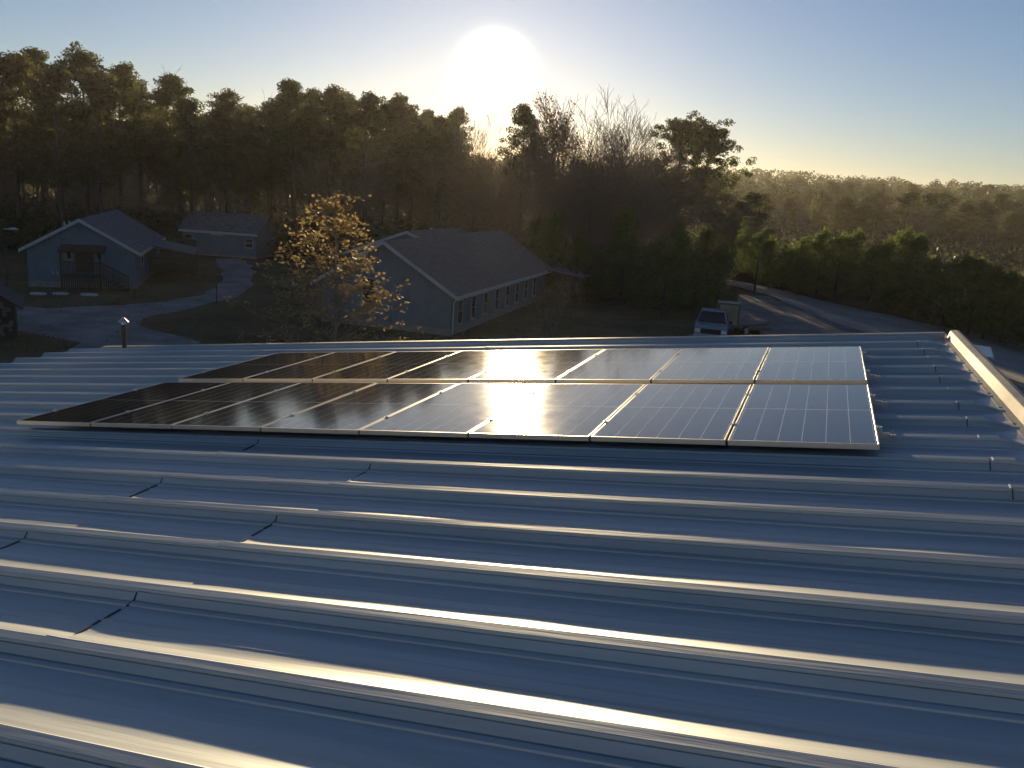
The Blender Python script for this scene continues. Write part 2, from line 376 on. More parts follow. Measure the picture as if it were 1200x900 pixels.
# ------------------------------------------------------------------ houses
def basis(p, az):   # local x = to the right along the gable, local y = along the ridge, az clockwise from +Y
    return Matrix.Translation((p.x,p.y,0)) @ Matrix.Rotation(-az,4,'Z')
def gable(name,label,M,w,l,h,rise,over=.35,sid=M_blue,roofm=M_shing,found=.35):
    t=thing(name,M,label,'building')
    # local: near-right corner at origin, gable wall on y=0 from x=-w..0
    m=MB(); m.prism([(-w,found),(0,found),(0,h),(-w/2,h+rise),(-w,h)],1,0,l)
    m.build('wall',sid,t)
    m=MB()
    n=int(w/.4)
    for i in range(1,n):
        x=-w+i*w/n; zt=h+rise*(1-abs(x+w/2)/(w/2)); m.box(x-.02,x+.02,-.018,-.001,found,zt-.04)
    for i in range(1,int(l/.4)):
        y=i*.4; m.box(.001,.018,y-.02,y+.02,found,h-.02)
    m.build('batten',sid,t)
    m=MB(); m.box(-w-.02,.02,-.02,l+.02,-.3,found-.004); m.build('foundation',M_block,t)
    sl=rise/(w/2); e=over; th=.09
    m=MB(); m.prism([(-w/2,h+rise+th),(e,h-e*sl+th),(e,h-e*sl+.012),(-w/2,h+rise+.012),(-w-e,h-e*sl+.012),(-w-e,h-e*sl+th)],1,-e,l+e)
    rf=m.build('roof',roofm,t)
    m=MB()
    for s in (1,-1):
        a=(-w/2,h+rise+th+.01); b=((e if s>0 else -w-e),h-e*sl+th+.01)
        m.prism([a,b,(b[0],b[1]-.2),(a[0],a[1]-.2)],1,-e-.03,-e-.002)
    m.prism([(e+.002,h-e*sl+th),(e+.03,h-e*sl+th),(e+.03,h-e*sl-.1),(e+.002,h-e*sl-.1)],1,-e-.03,l+e)
    m.build('fascia',M_white,t)
    return t,rf
def window(t,plane,u,z,w,h,frame=M_fr):
    # plane 'y0': on gable wall y=0 (u=x) ; 'x0': on the right wall x=0 (u=y)
    m=MB(); b=.06
    def bx(a0,a1,z0,z1,d0,d1):
        if plane=='y0': m.box(a0,a1,-d1,-d0,z0,z1)
        else: m.box(d0,d1,a0,a1,z0,z1)
    bx(u-w/2-b,u-w/2,z-b,z+h+b,.003,.05); bx(u+w/2,u+w/2+b,z-b,z+h+b,.003,.05)
    bx(u-w/2,u+w/2,z+h,z+h+b,.003,.05); bx(u-w/2-.1,u+w/2+.1,z-b-.04,z-b,.003,.08); bx(u-w/2,u+w/2,z-b,z,.003,.05)
    bx(u-w/2,u+w/2,z+h/2-.02,z+h/2+.02,.022,.045)
    f=m.build('window',frame,t)
    m=MB(); bx(u-w/2,u+w/2,z,z+h,.002,.02); m.build('pane',M_glass,f)
# left house -----------------------------------------------------
az=math.radians(-17); p=ground(160,339); M=basis(p,az); D0=p.y
def px_of(v):
    c=W.transposed() @ (v-CAM); return (600+FPX*c.x/c.z, 450+FPX*c.y/c.z)
def fitw(M,x):      # gable width so that its far-left corner lands on pixel column x
    w=1.0
    while w<30 and px_of(M @ Vector((-w,0,1.5)))[0]>x: w+=.05
    return w
def fith(M,v,y):
    h=.5
    while h<12 and px_of(M @ Vector((v[0],v[1],h)))[1]>y: h+=.02
    return h
def fitl(M,h,x,sgn=1):
    l=1.0
    while l<45 and (px_of(M @ Vector((0,l,h)))[0]-x)*sgn<0: l+=.1
    return l
w=fitw(M,33); h=fith(M,(0,0),294); rz=fith(M,(-w/2,0),258)
l=fitl(M,h,187); l=min(l,14)
print('HOUSE1',p,w,h,rz,l)
t,rf=gable('blue_house','blue board house with grey shingle roof, dark stairs and side porch, at far left','' or M,w,l,h,rz-h)
m=MB()
for yy in (2.2,3.6): xx=-w*.72; zz=h+(rz-h)*.5; m.tube((xx,yy,zz),(xx,yy,zz+.55),.06,.06,8)
m.build('vent_pipe',M_white,rf)
# side entrance with awning and stairs on the gable wall
dx=-w*.48
m=MB(); m.box(dx-.5,dx+.5,-.035,-.002,.95,2.95 if h>3 else h-.15); dr=m.build('door',M_dwood,t)
for s in (-1,1): window(t,'y0',dx+s*.83,1.75,.24,.75)
m=MB(); m.prism([(-1.15,h-.15),(-1.2,h-.05),(-.02,h+.25),(-.02,h+.1)],0,dx-1.2,dx+1.25); m.build('awning',M_dwood,t)
m=MB()
m.box(dx-1.1,dx+1.1,-1.2,-.06,.78,.86)
for xx in (dx-1.05,dx+1.05):
    for yy in (-1.15,):
        m.box(xx-.05,xx+.05,yy-.05,yy+.05,0,h-.1)
for s in range(5): m.box(dx+1.1+s*.28,dx+1.1+(s+1)*.28,-1.2,-.2,.65-s*.15,.7-s*.15)
m.box(dx-1.1,dx+1.1,-1.22,-1.18,1.62,1.70)
for i in range(19): xx=dx-1.05+i*.117; m.box(xx,xx+.05,-1.215,-1.185,.1,1.62)
m.prism([(dx+1.1,1.62),(dx+2.6,.85),(dx+2.6,.93),(dx+1.1,1.70)],1,-1.22,-1.18)
for i in range(12): xx=dx+1.2+i*.12; zz=1.62-(xx-dx-1.1)*.51; m.box(xx,xx+.05,-1.215,-1.185,max(0,zz-1.3),zz)
m.build('stair_deck',M_dwood,t)
m=MB(); m.box(-w+1.3,-w+1.36,-.12,-.02,.8,.95); m.box(-w+1.55,-w+1.62,-.12,-.02,.8,.97); m.build('hose_bib',M_white,t)
# porch on the right side
py0,py1=.40*l,.78*l
m=MB(); m.prism([(.36,h-.14),(3.0,h-.62),(3.0,h-.54),(.36,h-.02)],1,py0,py1); m.build('porch_roof',M_shing,t)
m=MB()
m.box(.05,2.9,py0+.1,py1-.1,.5,.6)
for yy in (py0+.15,(py0+py1)/2,py1-.15): m.box(2.75,2.87,yy-.06,yy+.06,0,h-.57)
m.box(2.78,2.84,py0+.1,py1-.1,1.4,1.48)
for i in range(30):
    yy=py0+.15+i*(py1-py0-.3)/30; m.box(2.79,2.83,yy,yy+.04,.6,1.4)
for i in range(20):
    xx=.2+i*.13; m.box(xx,xx+.04,py0+.12,py0+.16,.6,1.4)
m.box(.05,2.84,py0+.11,py0+.17,1.4,1.48)
m.build('porch',M_dwood,t)
window(t,'x0',.22*l,1.3,.9,1.1); window(t,'x0',.9*l,1.3,.9,1.1)
# second small house ------------------------------------------------
p1=ground(301,303); p0=ground(214,299)
D=(p0.y+p1.y)/2; a=at(214,299,D+.6); b=at(300,303,D)
dirv=(b-a); az2=math.atan2(dirv.y,dirv.x); w2=dirv.xy.length
M2=Matrix.Translation((a.x,a.y,0)) @ Matrix.Rotation(az2,4,'Z')   # local x along the long front wall, y away
h2=fith(M2,(w2/2,0),270)
t=thing('small_blue_house',M2,'low blue-grey outbuilding with two small windows, end of the drive behind the left house','building')
m=MB(); m.prism([(0,.2),(4.4,.2),(4.4,h2),(2.2,h2+1.3),(0,h2)],0,0,w2); m.build('wall',M_blue2,t)
m=MB(); m.prism([(-.35,h2-.12),(2.2,h2+1.42),(4.75,h2-.12),(4.75,h2-.22),(2.2,h2+1.32),(-.35,h2-.22)],0,-.3,w2+.3); m.build('roof',M_shing,t)
m=MB(); m.box(-.3,w2+.3,-.385,-.355,h2-.3,h2-.1); m.build('fascia',M_white,t)
m=MB(); m.box(-.02,w2+.02,-.02,4.42,-.2,.195); m.build('foundation',M_block,t)
m=MB()
for i in range(1,int(w2/.4)): m.box(i*.4-.02,i*.4+.02,-.018,-.002,.2,h2-.02)
m.build('batten',M_blue2,t)
window(t,'y0',w2*.09,h2-1.25,.62,.72); window(t,'y0',w2*.91,h2-1.3,.62,.72)
m=MB(); m.box(w2*.44,w2*.44+.85,-.05,-.02,.3,2.2 if h2>2.4 else h2-.2); m.build('door',M_blue2,t)
m=MB(); m.box(w2*.42,w2*.42+1.1,-.5,-.03,h2-.42,h2-.36); m.build('door_hood',M_white,t)
m=MB(); m.box(.3,1.5,-2.4,-.4,0,1.25); m.prism([(-2.5,1.25),(-.35,1.25),(-1.4,1.5)],0,.2,1.6)
ob=m.build('bin_shed',M_dwood,None,M2); tag(ob,'dark low storage bin in front of the small outbuilding by the porch','storage bin')
# middle long house ----------------------------------------------------
az=math.radians(16.3); p=ground(527,394); M3=basis(p,az)
w3=fitw(M3,378); h3=fith(M3,(0,0),342); r3=fith(M3,(-w3/2,0),284); l3=fitl(M3,h3,640)
print('HOUSE3',p,w3,h3,r3,l3)
t,rf=gable('long_house','long blue-grey house with brown roof and narrow windows, behind the golden tree',M3,w3,l3,h3,r3-h3,over=.45,sid=M_blue2,roofm=M_shin2)
nW=8
for i in range(nW): window(t,'x0',1.3+i*(l3-2.2)/nW,h3-1.75,.62,1.15)
window(t,'y0',-w3*.62,1.3,.8,1.2)
m=MB(); m.prism([(0.5,h3-.2),(3.0,h3-.5),(3.0,h3-.42),(.5,h3-.1)],1,l3-1.5,l3+2.2); m.build('porch_roof',M_shin2,t)
m=MB(); m.box(2.8,2.9,l3+2.0,l3+2.1,0,h3-.45); m.box(2.8,2.9,l3-1.3,l3-1.2,0,h3-.45); m.build('porch_post',M_wood,t)
m=MB(); m.tube((.30,.1,h3-.35),(.09,.12,h3-.6),.04,.04,8); m.tube((.09,.12,h3-.6),(.09,.12,.1),.04,.04,8); m.build('downspout',M_white,t)
# roof behind it
pb=at(478,276,56); 
Mb=basis(Vector((pb.x+4.2,pb.y,0)),math.radians(16.3))
hb=at(478,300,56).z
t,rf=gable('rear_house','low dark-roofed house half hidden between the golden tree and the long house',Mb,9,10,hb-.2,1.7,sid=M_blue2,roofm=M_shin2)
# left edge shed of dark logs
p=ground(20,398); Ms=basis(p,math.radians(-30))
t=thing('log_shed',Ms,'dark shed with stacked firewood behind slats, at the left edge below the gravel drive','shed')
m=MB(); m.prism([(-3.2,0),(0,0),(0,1.45),(-1.6,2.55),(-3.2,1.45)],1,.02,3); m.build('wall',M_dwood,t)
m=MB(); m.prism([(.3,1.28),(-1.6,2.62),(-3.5,1.28),(-3.5,1.36),(-1.6,2.72),(.3,1.36)],1,-.25,3.2); m.build('roof',M_dwood,t)
m=MB(); rr=random.Random(3)
for i in range(150):
    x=-3.1+rr.random()*3.0; z=.1+rr.random()*(1.2+.8*(1-abs(x+1.6)/1.6)); m.tube((x,-.05,z),(x,.03,z),.06+.03*rr.random(),.07,7)
m.build('firewood',M_wood,t)

# ------------------------------------------------------------------ small site things
def post(px,py,py2,name,label,cat,r=.05,mtl=M_dwood,group=None):
    g=ground(px,py); z=at(px,py2,g.y).z
    m=MB(); m.tube((0,0,0),(0,0,z),r,r*.9,8); m.tube((0,0,z),(0,0,z+.02),r*1.15,r*1.15,8)
    o=m.build(name,mtl,None,Matrix.Translation((g.x,g.y,0))); return tag(o,label,cat,group)
post(158,352,341,'marker_post','short dark post at the grass edge right of the blue house','post')
post(254,358,334,'marker_post','taller thin post standing at the bend of the gravel drive','post',.035)
g=ground(9,345); zt=at(9,268,g.y).z
t=thing('yard_lamp',Matrix.Translation((g.x,g.y,0)),'yard lamp on a dark pole at the left edge beside the blue house','lamp')
m=MB(); m.tube((0,0,0),(0,0,zt),.07,.05,8); m.build('pole',M_dwood,t)
m=MB(); m.tube((0,0,zt-.05),(.6,0,zt+.05),.03,.03,6); m.build('arm',M_steel,t)
m=MB(); m.tube((.6,0,zt+.08),(.6,0,zt-.02),.10,.28,10); m.build('lamp_head',M_white,t)
for px,py in ((45,345),(71,345),(104,346)):
    g=ground(px,py); m=MB(); rr=random.Random(px)
    m.prism([(math.cos(a*PI/4)*(.45+.12*rr.random()),math.sin(a*PI/4)*(.3+.1*rr.random())) for a in range(8)],2,0,.09)
    o=m.build('stepping_stone',M_white,None,Matrix.Translation((g.x,g.y,0)))
    tag(o,{45:'flat pale stone on the grass, leftmost of the three before the blue house',71:'flat pale stone on the grass, middle one of three before the blue house',104:'flat pale stone on the grass in front of the dark stairs'}[px],'stone','pale stones before the blue house')
g=ground(884,342); zt=at(887,296,g.y).z
t=thing('utility_pole',Matrix.Translation((g.x,g.y,0)),'thin dark pole with a short crossbar beside the road bend','pole')
m=MB(); m.tube((0,0,0),(0,0,zt),.10,.07,8); m.build('shaft',M_dwood,t)
m=MB(); m.box(-.4,.4,-.04,.04,zt-.5,zt-.4); m.build('crossbar',M_dwood,t)

# pickup truck facing the camera -------------------------------------------
def wheel(parent,x,y,r=.38,w=.24):
    m=MB(); m.tube((x-w/2,y,r),(x+w/2,y,r),r,r,20); wo=m.build('wheel',M_tyre,parent)
    m=MB(); s=1 if x>0 else -1; m.tube((x+s*w/2,y,r),(x+s*(w/2+.015),y,r),r*.62,r*.55,16); m.build('rim',M_steel,wo)
def pickup(M,label):
    t=thing('pickup_truck',M,label,'pickup truck')      # local: front faces -y
    W2=.97
    m=MB(); m.prism([(-.05,.45),(0,.95),(.15,1.08),(1.25,1.16),(1.3,.45)],0,-W2,W2); o=m.build('hood',M_car,t); b=o.modifiers.new('b','BEVEL'); b.width=.05; b.segments=2
    m=MB()
    n=len(m.v); lo=[(-W2,1.22,1.1),(W2,1.22,1.1),(W2,3.3,1.1),(-W2,3.3,1.1)]; hi=[(-.72,1.95,1.80),(.72,1.95,1.80),(.72,3.1,1.80),(-.72,3.1,1.80)]
    m.v+=lo+hi; m.f+=[(3,2,1,0),(4,5,6,7),(0,1,5,4),(1,2,6,5),(2,3,7,6),(3,0,4,7)]; m.box(-W2,W2,1.302,3.3,.45,1.098)
    o=m.build('cab',M_car,t); b=o.modifiers.new('b','BEVEL'); b.width=.04; b.segments=2
    m=MB(); m.poly([(-.84,1.27,1.155),(.84,1.27,1.155),(.66,1.87,1.735),(-.66,1.87,1.735)]); 
    for i,v in enumerate(m.v): m.v[i]=(v[0],v[1]-.035,v[2]+.035)
    m.build('windshield',M_glass,t)
    for s in (-1,1):
        m=MB(); m.poly([(s*.965,1.55,1.16),(s*.965,3.1,1.16),(s*.775,3.0,1.72),(s*.775,2.0,1.72)])
        for i,v in enumerate(m.v): m.v[i]=(v[0]+s*.02,v[1],v[2]+.005)
        m.build('side_window',M_glass,t)
        m=MB(); m.box(*sorted((s*.985,s*1.2)),1.5,1.6,1.12,1.32); m.build('mirror',M_black,t)
        m=MB(); m.box(*sorted((s*.62,s*.93)),-.065,-.01,.72,.92); m.build('headlight',M_lamp,t)
    m=MB(); m.box(-.58,.58,-.06,-.01,.66,.94); 
    for i in range(4): m.box(-.58,.58,-.075,-.06,.69+i*.06,.71+i*.06)
    m.build('grille',M_black,t)
    m=MB(); m.box(-1,1,-.16,-.02,.42,.60); o=m.build('bumper',M_cap,t); b=o.modifiers.new('b','BEVEL'); b.width=.03
    m=MB(); m.box(-.16,.16,-.175,-.162,.45,.56); m.build('number_plate',M_white,t)
    m=MB(); m.box(-W2,-W2+.08,3.32,5.3,.5,1.12); m.box(W2-.08,W2,3.32,5.3,.5,1.12); m.box(-W2+.08,W2-.08,5.22,5.3,.5,1.12); m.box(-W2+.08,W2-.08,3.32,5.22,.5,.6)
    m.build('load_bed',M_car,t)
    for x in (-.86,.86):
        for y in (.75,4.4): wheel(t,x,y)
    return t
g=ground(832,404); pickup(Matrix.Translation((g.x-.05,g.y,0)) @ Matrix.Rotation(math.radians(-14),4,'Z') @ Matrix.Scale(.9,4),'pale pickup truck parked nose toward the metal roof at the wood edge')
g=ground(858,393)
t=thing('flat_trailer',Matrix.Translation((g.x+.2,g.y+1.0,0)) @ Matrix.Rotation(math.radians(-60),4,'Z'),'low flat trailer parked behind the pickup truck','trailer')
m=MB(); m.box(-1,1,-1.8,1.9,.55,.66); m.box(-.05,.05,1.9,3.1,.5,.58); m.build('deck',M_wood,t)
for x in (-1.08,1.08): wheel(t,x,0,.3,.18)
m=MB(); m.box(-1,-.95,-1.8,1.9,.67,.9); m.build('side_rail',M_steel,t)
g2=ground(857,399)
M=Matrix.Translation((g2.x,g2.y+1.4,.665)) @ Matrix.Rotation(math.radians(-12),4,'Z')
t=thing('plywood_crate',M,'tall tan plywood crate standing on the trailer behind the pickup','crate')
boxp('box',(-.62,.62,-.5,.6,0,1.3),M_ply,t)
m=MB()
for a in (-.62,.52): m.box(a,a+.1,-.53,-.502,0,1.3)
m.box(-.52,.52,-.53,-.502,1.2,1.3); m.box(-.52,.52,-.53,-.502,0,.1); m.build('batten',M_wood,t)
g=ground(876,393)
M=Matrix.Translation((g.x,g.y,0)) @ Matrix.Rotation(math.radians(20),4,'Z')
t=thing('lumber_pile',M,'pile of boards on low bearers right of the plywood crate','lumber')
rr=random.Random(5)
for i in range(7):
    m=MB(); z=.35+.06*(i//3); a=rr.uniform(-.12,.12); x=-1+rr.random()*.4
    m.box(x,x+2.2,-.3+(i%3)*.24,-.3+(i%3)*.24+.2,z,z+.045); o=m.build('board',M_wood,t); o.matrix_basis=Matrix.Rotation(a,4,'Z')
m=MB(); m.box(-.6,-.5,-.4,.5,0,.345); m.box(.5,.6,-.4,.5,0,.345); m.build('bearer',M_dwood,t)

# white van beyond the ridge cap
pv=at(1163,406,36.0)     # far right corner of its roof
zr=pv.z
Mv=Matrix.Translation((pv.x-.88,pv.y+.4,0)) @ Matrix.Rotation(math.radians(-27),4,'Z')
t=thing('white_van',Mv,'white van with a pale roof, partly hidden beyond the sunlit ridge cap at right','van')
m=MB(); m.prism([(-4.6,.35),(-4.6,1.0),(-4.3,1.25),(-3.5,zr*.97),(-3.3,zr),(-.1,zr),(0,zr*.95),(.03,.35)],0,-.95,.95)
o=m.build('body',M_car,t); b=o.modifiers.new('b','BEVEL'); b.width=.09; b.segments=3
m=MB(); m.poly([(-.75,-4.36,1.33),(.75,-4.36,1.33),(.68,-3.66,zr*.93),(-.68,-3.66,zr*.93)])
for i,v in enumerate(m.v): m.v[i]=(v[0],v[1]-.06,v[2]+.06)
m.build('windshield',M_glass,t)
for s in (-1,1):
    m=MB(); m.box(*sorted((s*.952,s*.962)),-3.3,-2.4,1.15,zr-.25); m.build('side_window',M_glass,t)
m=MB(); m.tube((.2,-.9,zr),(.2,-.9,zr+.09),.10,.07,10); m.build('roof_vent',M_lamp,t)
for x in (-.88,.88):
    for y in (-3.8,-.9): wheel(t,x,y,.34,.2)

# ------------------------------------------------------------------ trees
def rv(R): 
    while True:
        v=Vector((R.uniform(-1,1),R.uniform(-1,1),R.uniform(-1,1)))
        if .01<v.length<1: return v
def leaf(mb,c,s,R,up=None,asp=.5):
    n=rv(R).normalized(); a=n.orthogonal().normalized(); a=(Matrix.Rotation(R.uniform(0,6.28),3,n) @ a); b=n.cross(a)
    a*=s; b*=s*asp
    mb.poly([c-a*.5,c+b*.5,c+a*.5,c-b*.5])
def branchy(mb,p,d,L,r,depth,R,tips,k=4,up=.12,spread=.6,minr=.010,kids=(2,4)):
    n=max(2,int(3+L/1.5)); pts=[(p.copy(),r)]; q=p.copy(); dd=d.normalized()
    for i in range(n):
        dd=(dd+rv(R)*.16+Vector((0,0,up*.25))).normalized(); q=q+dd*(L/n); pts.append((q.copy(),max(minr,r*(1-.55*(i+1)/n))))
    for i in range(n): mb.tube(pts[i][0],pts[i+1][0],pts[i][1],pts[i+1][1],k if depth>1 else 3,cap=False)
    if depth==0: tips.append((pts[-1][0],dd)); return
    m=R.randint(*kids)
    for j in range(m+1):
        if j==m: t=n
        else: t=R.randint(max(1,n//3),n)
        bp,br=pts[t]
        sd=rv(R); sd=(sd-dd*sd.dot(dd)).normalized()
        nd=(dd+sd*(spread*R.uniform(.7,1.3) if j<m else .25)).normalized()
        nd=(nd+Vector((0,0,up))).normalized()
        branchy(mb,bp,nd,L*R.uniform(.55,.78),br*.68,depth-1,R,tips,k,up,spread,minr,kids)
PROTO={}
def proto(kind,o):
    PROTO.setdefault(kind,[]).append(o)
def mk(kind,trunk_mb,crown_mb,tm,cm,crown_name='crown'):
    # prototypes: unlinked root + children, height normalised in z to be scaled at placement
    root=bpy.data.objects.new({'pine':'pine_tree','young':'young_pine','bare':'bare_tree','leafy':'leafy_tree','bush':'shrub'}[kind.split('_')[0]],None)
    a=bpy.data.meshes.new('trunk'); a.from_pydata(trunk_mb.v,[],trunk_mb.f); a.materials.append(tm); a.shade_smooth()
    c=bpy.data.meshes.new(crown_name); c.from_pydata(crown_mb.v,[],crown_mb.f); c.materials.append(cm)
    H=max([v[2] for v in crown_mb.v]+[v[2] for v in trunk_mb.v])
    proto(kind,(root.name.split('.')[0],a,c,H,crown_name))
    bpy.data.objects.remove(root)
def put(kind,i,x,y,H,label,cat,group,rot=None,wid=1.0,R=random):
    nm,a,c,h0,cn=PROTO[kind][i%len(PROTO[kind])]
    s=H/h0; z=hill(x,y)-.05
    t=bpy.data.objects.new(nm,None); t.location=(x,y,z); t.rotation_euler=(0,0,R.uniform(0,6.28) if rot is None else rot); t.scale=(s*wid,s*wid,s)
    link(t); tag(t,label,cat,group)
    for n_,me in (('trunk',a),(cn,c)):
        o=bpy.data.objects.new(n_,me); o.parent=t; link(o)
    return t
# mature pines: bare bole, irregular flat-topped crown of needle clumps
def make_pine(seed,cm,H=18.0,c0=.5,dens=1.0,rad=2.9):
    R=random.Random(seed); tb=MB(); cb=MB()
    q=Vector((0,0,0)); lean=rv(R)*.02; n=9; pts=[]
    for i in range(n+1):
        t=i/n; q=Vector((lean.x*t*H+.12*R.uniform(-1,1),lean.y*t*H+.12*R.uniform(-1,1),t*H*.965)); pts.append((q,.20*(1-t)**.7+.03))
    for i in range(n): tb.tube(pts[i][0],pts[i+1][0],pts[i][1],pts[i+1][1],7,cap=False)
    def axis(z):
        t=z/(H*.965)*n; i=min(n-1,int(t)); return pts[i][0].lerp(pts[i+1][0],t-i)
    nb=int(56*dens)
    for i in range(nb):
        u=(i+R.random())/nb; z=H*(c0+(.965-c0)*u)
        prof_=(math.sin(PI*min(1,(.18+.72*u)))**.7)*(1-.30*u)
        L=rad*prof_*R.uniform(.45,1.15); a=R.uniform(0,6.28)
        d=Vector((math.cos(a),math.sin(a),R.uniform(.05,.5)+.4*u)).normalized()
        b0=axis(z-.3); p=b0; r=.05
        for s in range(3):
            p2=p+(d+rv(R)*.25)*L/3; tb.tube(p,p2,r,r*.65,4,cap=False); p=p2; r*=.65
            if s>=1 or u>.75:
                for kk in range(R.randint(1,2)):
                    c=p+rv(R)*.38; rr=R.uniform(.42,.85)
                    for _ in range(int(46*rr/.5)):
                        o_=rv(R); o_.z*=.62; leaf(cb,c+o_*rr,R.uniform(.20,.42),R,asp=.42)
    for kk in range(5):
        c=axis(H*.95)+rv(R)*.6; 
        for _ in range(50): o_=rv(R); leaf(cb,c+o_*.6,R.uniform(.17,.34),R,asp=.38)
    for i in range(7):      # dead lower stubs
        z=H*R.uniform(.25,c0); a=R.uniform(0,6.28); b0=axis(z); tb.tube(b0,b0+Vector((math.cos(a),math.sin(a),.2))*R.uniform(.5,1.6),.03,.012,3,cap=False)
    return tb,cb
for s in range(6):
    tb,cb=make_pine(100+s,M_pine,c0=(.38,.48,.42,.52,.34,.44)[s],rad=(3.4,3.0,3.7,3.2,3.1,3.9)[s]); mk('pine',tb,cb,M_bark,M_pine if s%2 else M_pine2)
for s in range(2):          # spreading old pines of the pair
    tb,cb=make_pine(140+s,M_pine,c0=.42,rad=5.4,dens=1.5); mk('pine_wide',tb,cb,M_bark,M_pine)
def make_young(seed,H=5.5):
    R=random.Random(seed); tb=MB(); cb=MB(); tb.tube((0,0,0),(0,0,H*.95),.09,.02,6,cap=False)
    nb=58
    for i in range(nb):
        u=(i+R.random())/nb; z=H*(.06+.88*u); L=(1-u)**.55*1.75*R.uniform(.6,1.15)+.15
        a=R.uniform(0,6.28); d=Vector((math.cos(a),math.sin(a),.35+.9*u)).normalized(); p=Vector((0,0,z*.93))
        tb.tube(p,p+d*L,.02,.008,3,cap=False)
        for s in (.45,.75,1.0):
            c=p+d*L*s
            for _ in range(int(22)):
                o_=rv(R)*(.30+.1*(1-u)); o_.z*=1.1; leaf(cb,c+o_,R.uniform(.14,.27),R,asp=.3)
    for _ in range(40): leaf(cb,Vector((0,0,H*.95))+Vector((R.uniform(-.1,.1),R.uniform(-.1,.1),R.uniform(-.3,.3))),.22,R,asp=.3)
    return tb,cb
for s in range(4):
    tb,cb=make_young(200+s); mk('young',tb,cb,M_bark,M_young)
def make_bare(seed,H=16.0,leaves=0,depth=5,spread=.5,multi=1,lm=M_dry,ls=.16,minr=.018,lk=1):
    R=random.Random(seed); tb=MB(); cb=MB(); tips=[]
    for j in range(multi):
        a=R.uniform(0,6.28); b=Vector((math.cos(a),math.sin(a),0))*(.25*j)
        branchy(tb,b,Vector((math.cos(a)*.12*j,math.sin(a)*.12*j,1)),H*.36,.17 if H>8 else .07,depth,R,tips,5,.07,spread,minr,(2,3))
    R.shuffle(tips)
    # fine twigs make the crown part; dry leaves hang on some of them
    for (p,d) in tips:
        for _ in range(2):
            e=p+(d+rv(R)*.8+Vector((0,0,.2))).normalized()*R.uniform(.4,.9)*(H/16+.15)
            cb.tube(p,e,minr*.9,minr*.5,3,cap=False)
    if leaves:
        for (p,d) in tips[:int(len(tips)*leaves)]:
            for _ in range(lk*R.randint(4,9)): leaf(cb,p+rv(R)*.35*(H/12+.3),R.uniform(.7,1.3)*ls,R,asp=.6)
    return tb,cb
for s in range(5):
    tb,cb=make_bare(300+s,spread=(.72,.8,.62,.85,.75)[s]); mk('bare',tb,cb,M_bark2,M_bark2,'twigs')
for s in range(3):
    tb,cb=make_bare(330+s,leaves=.55,lm=M_dry,ls=.24); mk('leafy',tb,cb,M_bark2,M_dry)
def make_gold(seed,H=7.4):
    R=random.Random(seed); tb=MB(); cb=MB(); p=Vector((0,0,0)); pts=[(p,.075)]
    for i in range(12): p=p+Vector((R.uniform(-.05,.05),R.uniform(-.05,.05),H*.97/12)); pts.append((p,.075*(1-(i+1)/12.5)+.006))
    for i in range(12): tb.tube(pts[i][0],pts[i+1][0],pts[i][1],pts[i+1][1],6,cap=False)
    for i in range(150):
        u=R.random()**1.2; z=.13*H+u*.83*H; j=min(11,int(z/(H*.97)*12)); b=pts[j][0].lerp(pts[j+1][0],.5); a=i*2.4+R.uniform(-.4,.4)
        L=(.2+2.0*min(1,(1-u)*1.35)**.9)*R.uniform(.5,1.1); d=Vector((math.cos(a),math.sin(a),.55+.6*u)).normalized(); r=.022*(1-u)+.008; q=b
        for s in range(5):
            q2=q+(d+rv(R)*.28).normalized()*L/5; tb.tube(q,q2,r,r*.75,4,cap=False); r*=.75; q=q2
            if s>=1:
                for _ in range(R.randint(1,3)):
                    e=q+(d+rv(R)*1.1).normalized()*R.uniform(.15,.45); cb.tube(q,e,.005,.003,3,cap=False)
                    for _ in range(R.choice((0,0,1,3,6,8))):
                        leaf(cb,e+rv(R)*.13,R.uniform(.06,.115),R,asp=.62)
    return tb,cb
tb,cb=make_gold(351); mk('leafy_gold',tb,cb,M_bark2,M_gold)
tb,cb=make_bare(362,H=5.0,leaves=.35,depth=4,spread=.6,ls=.10,minr=.007); mk('leafy_small',tb,cb,M_bark2,M_gold)
# shrub clumps of the understorey
for s in range(3):
    R=random.Random(400+s); tb=MB(); cb=MB()
    for j in range(6):
        d=(rv(R)+Vector((0,0,1.6))).normalized(); tb.tube((0,0,0),d*1.4,.03,.012,4,cap=False)
    for j in range(26):
        c=Vector((R.uniform(-1.3,1.3),R.uniform(-1.3,1.3),R.uniform(.2,2.2)*1.0))
        for _ in range(26): leaf(cb,c+rv(R)*.5,R.uniform(.15,.3),R,asp=.55)
    mk('bush',tb,cb,M_bark2,M_brush)

RT=random.Random(11)
def tree_px(kind,i,px,top,D,label,cat,group=None,wid=1.0,rot=None):
    p=at(px,top,D); H=p.z-hill(p.x,p.y)
    return put(kind,i,p.x,p.y,H,label,cat,group,rot,wid,RT)
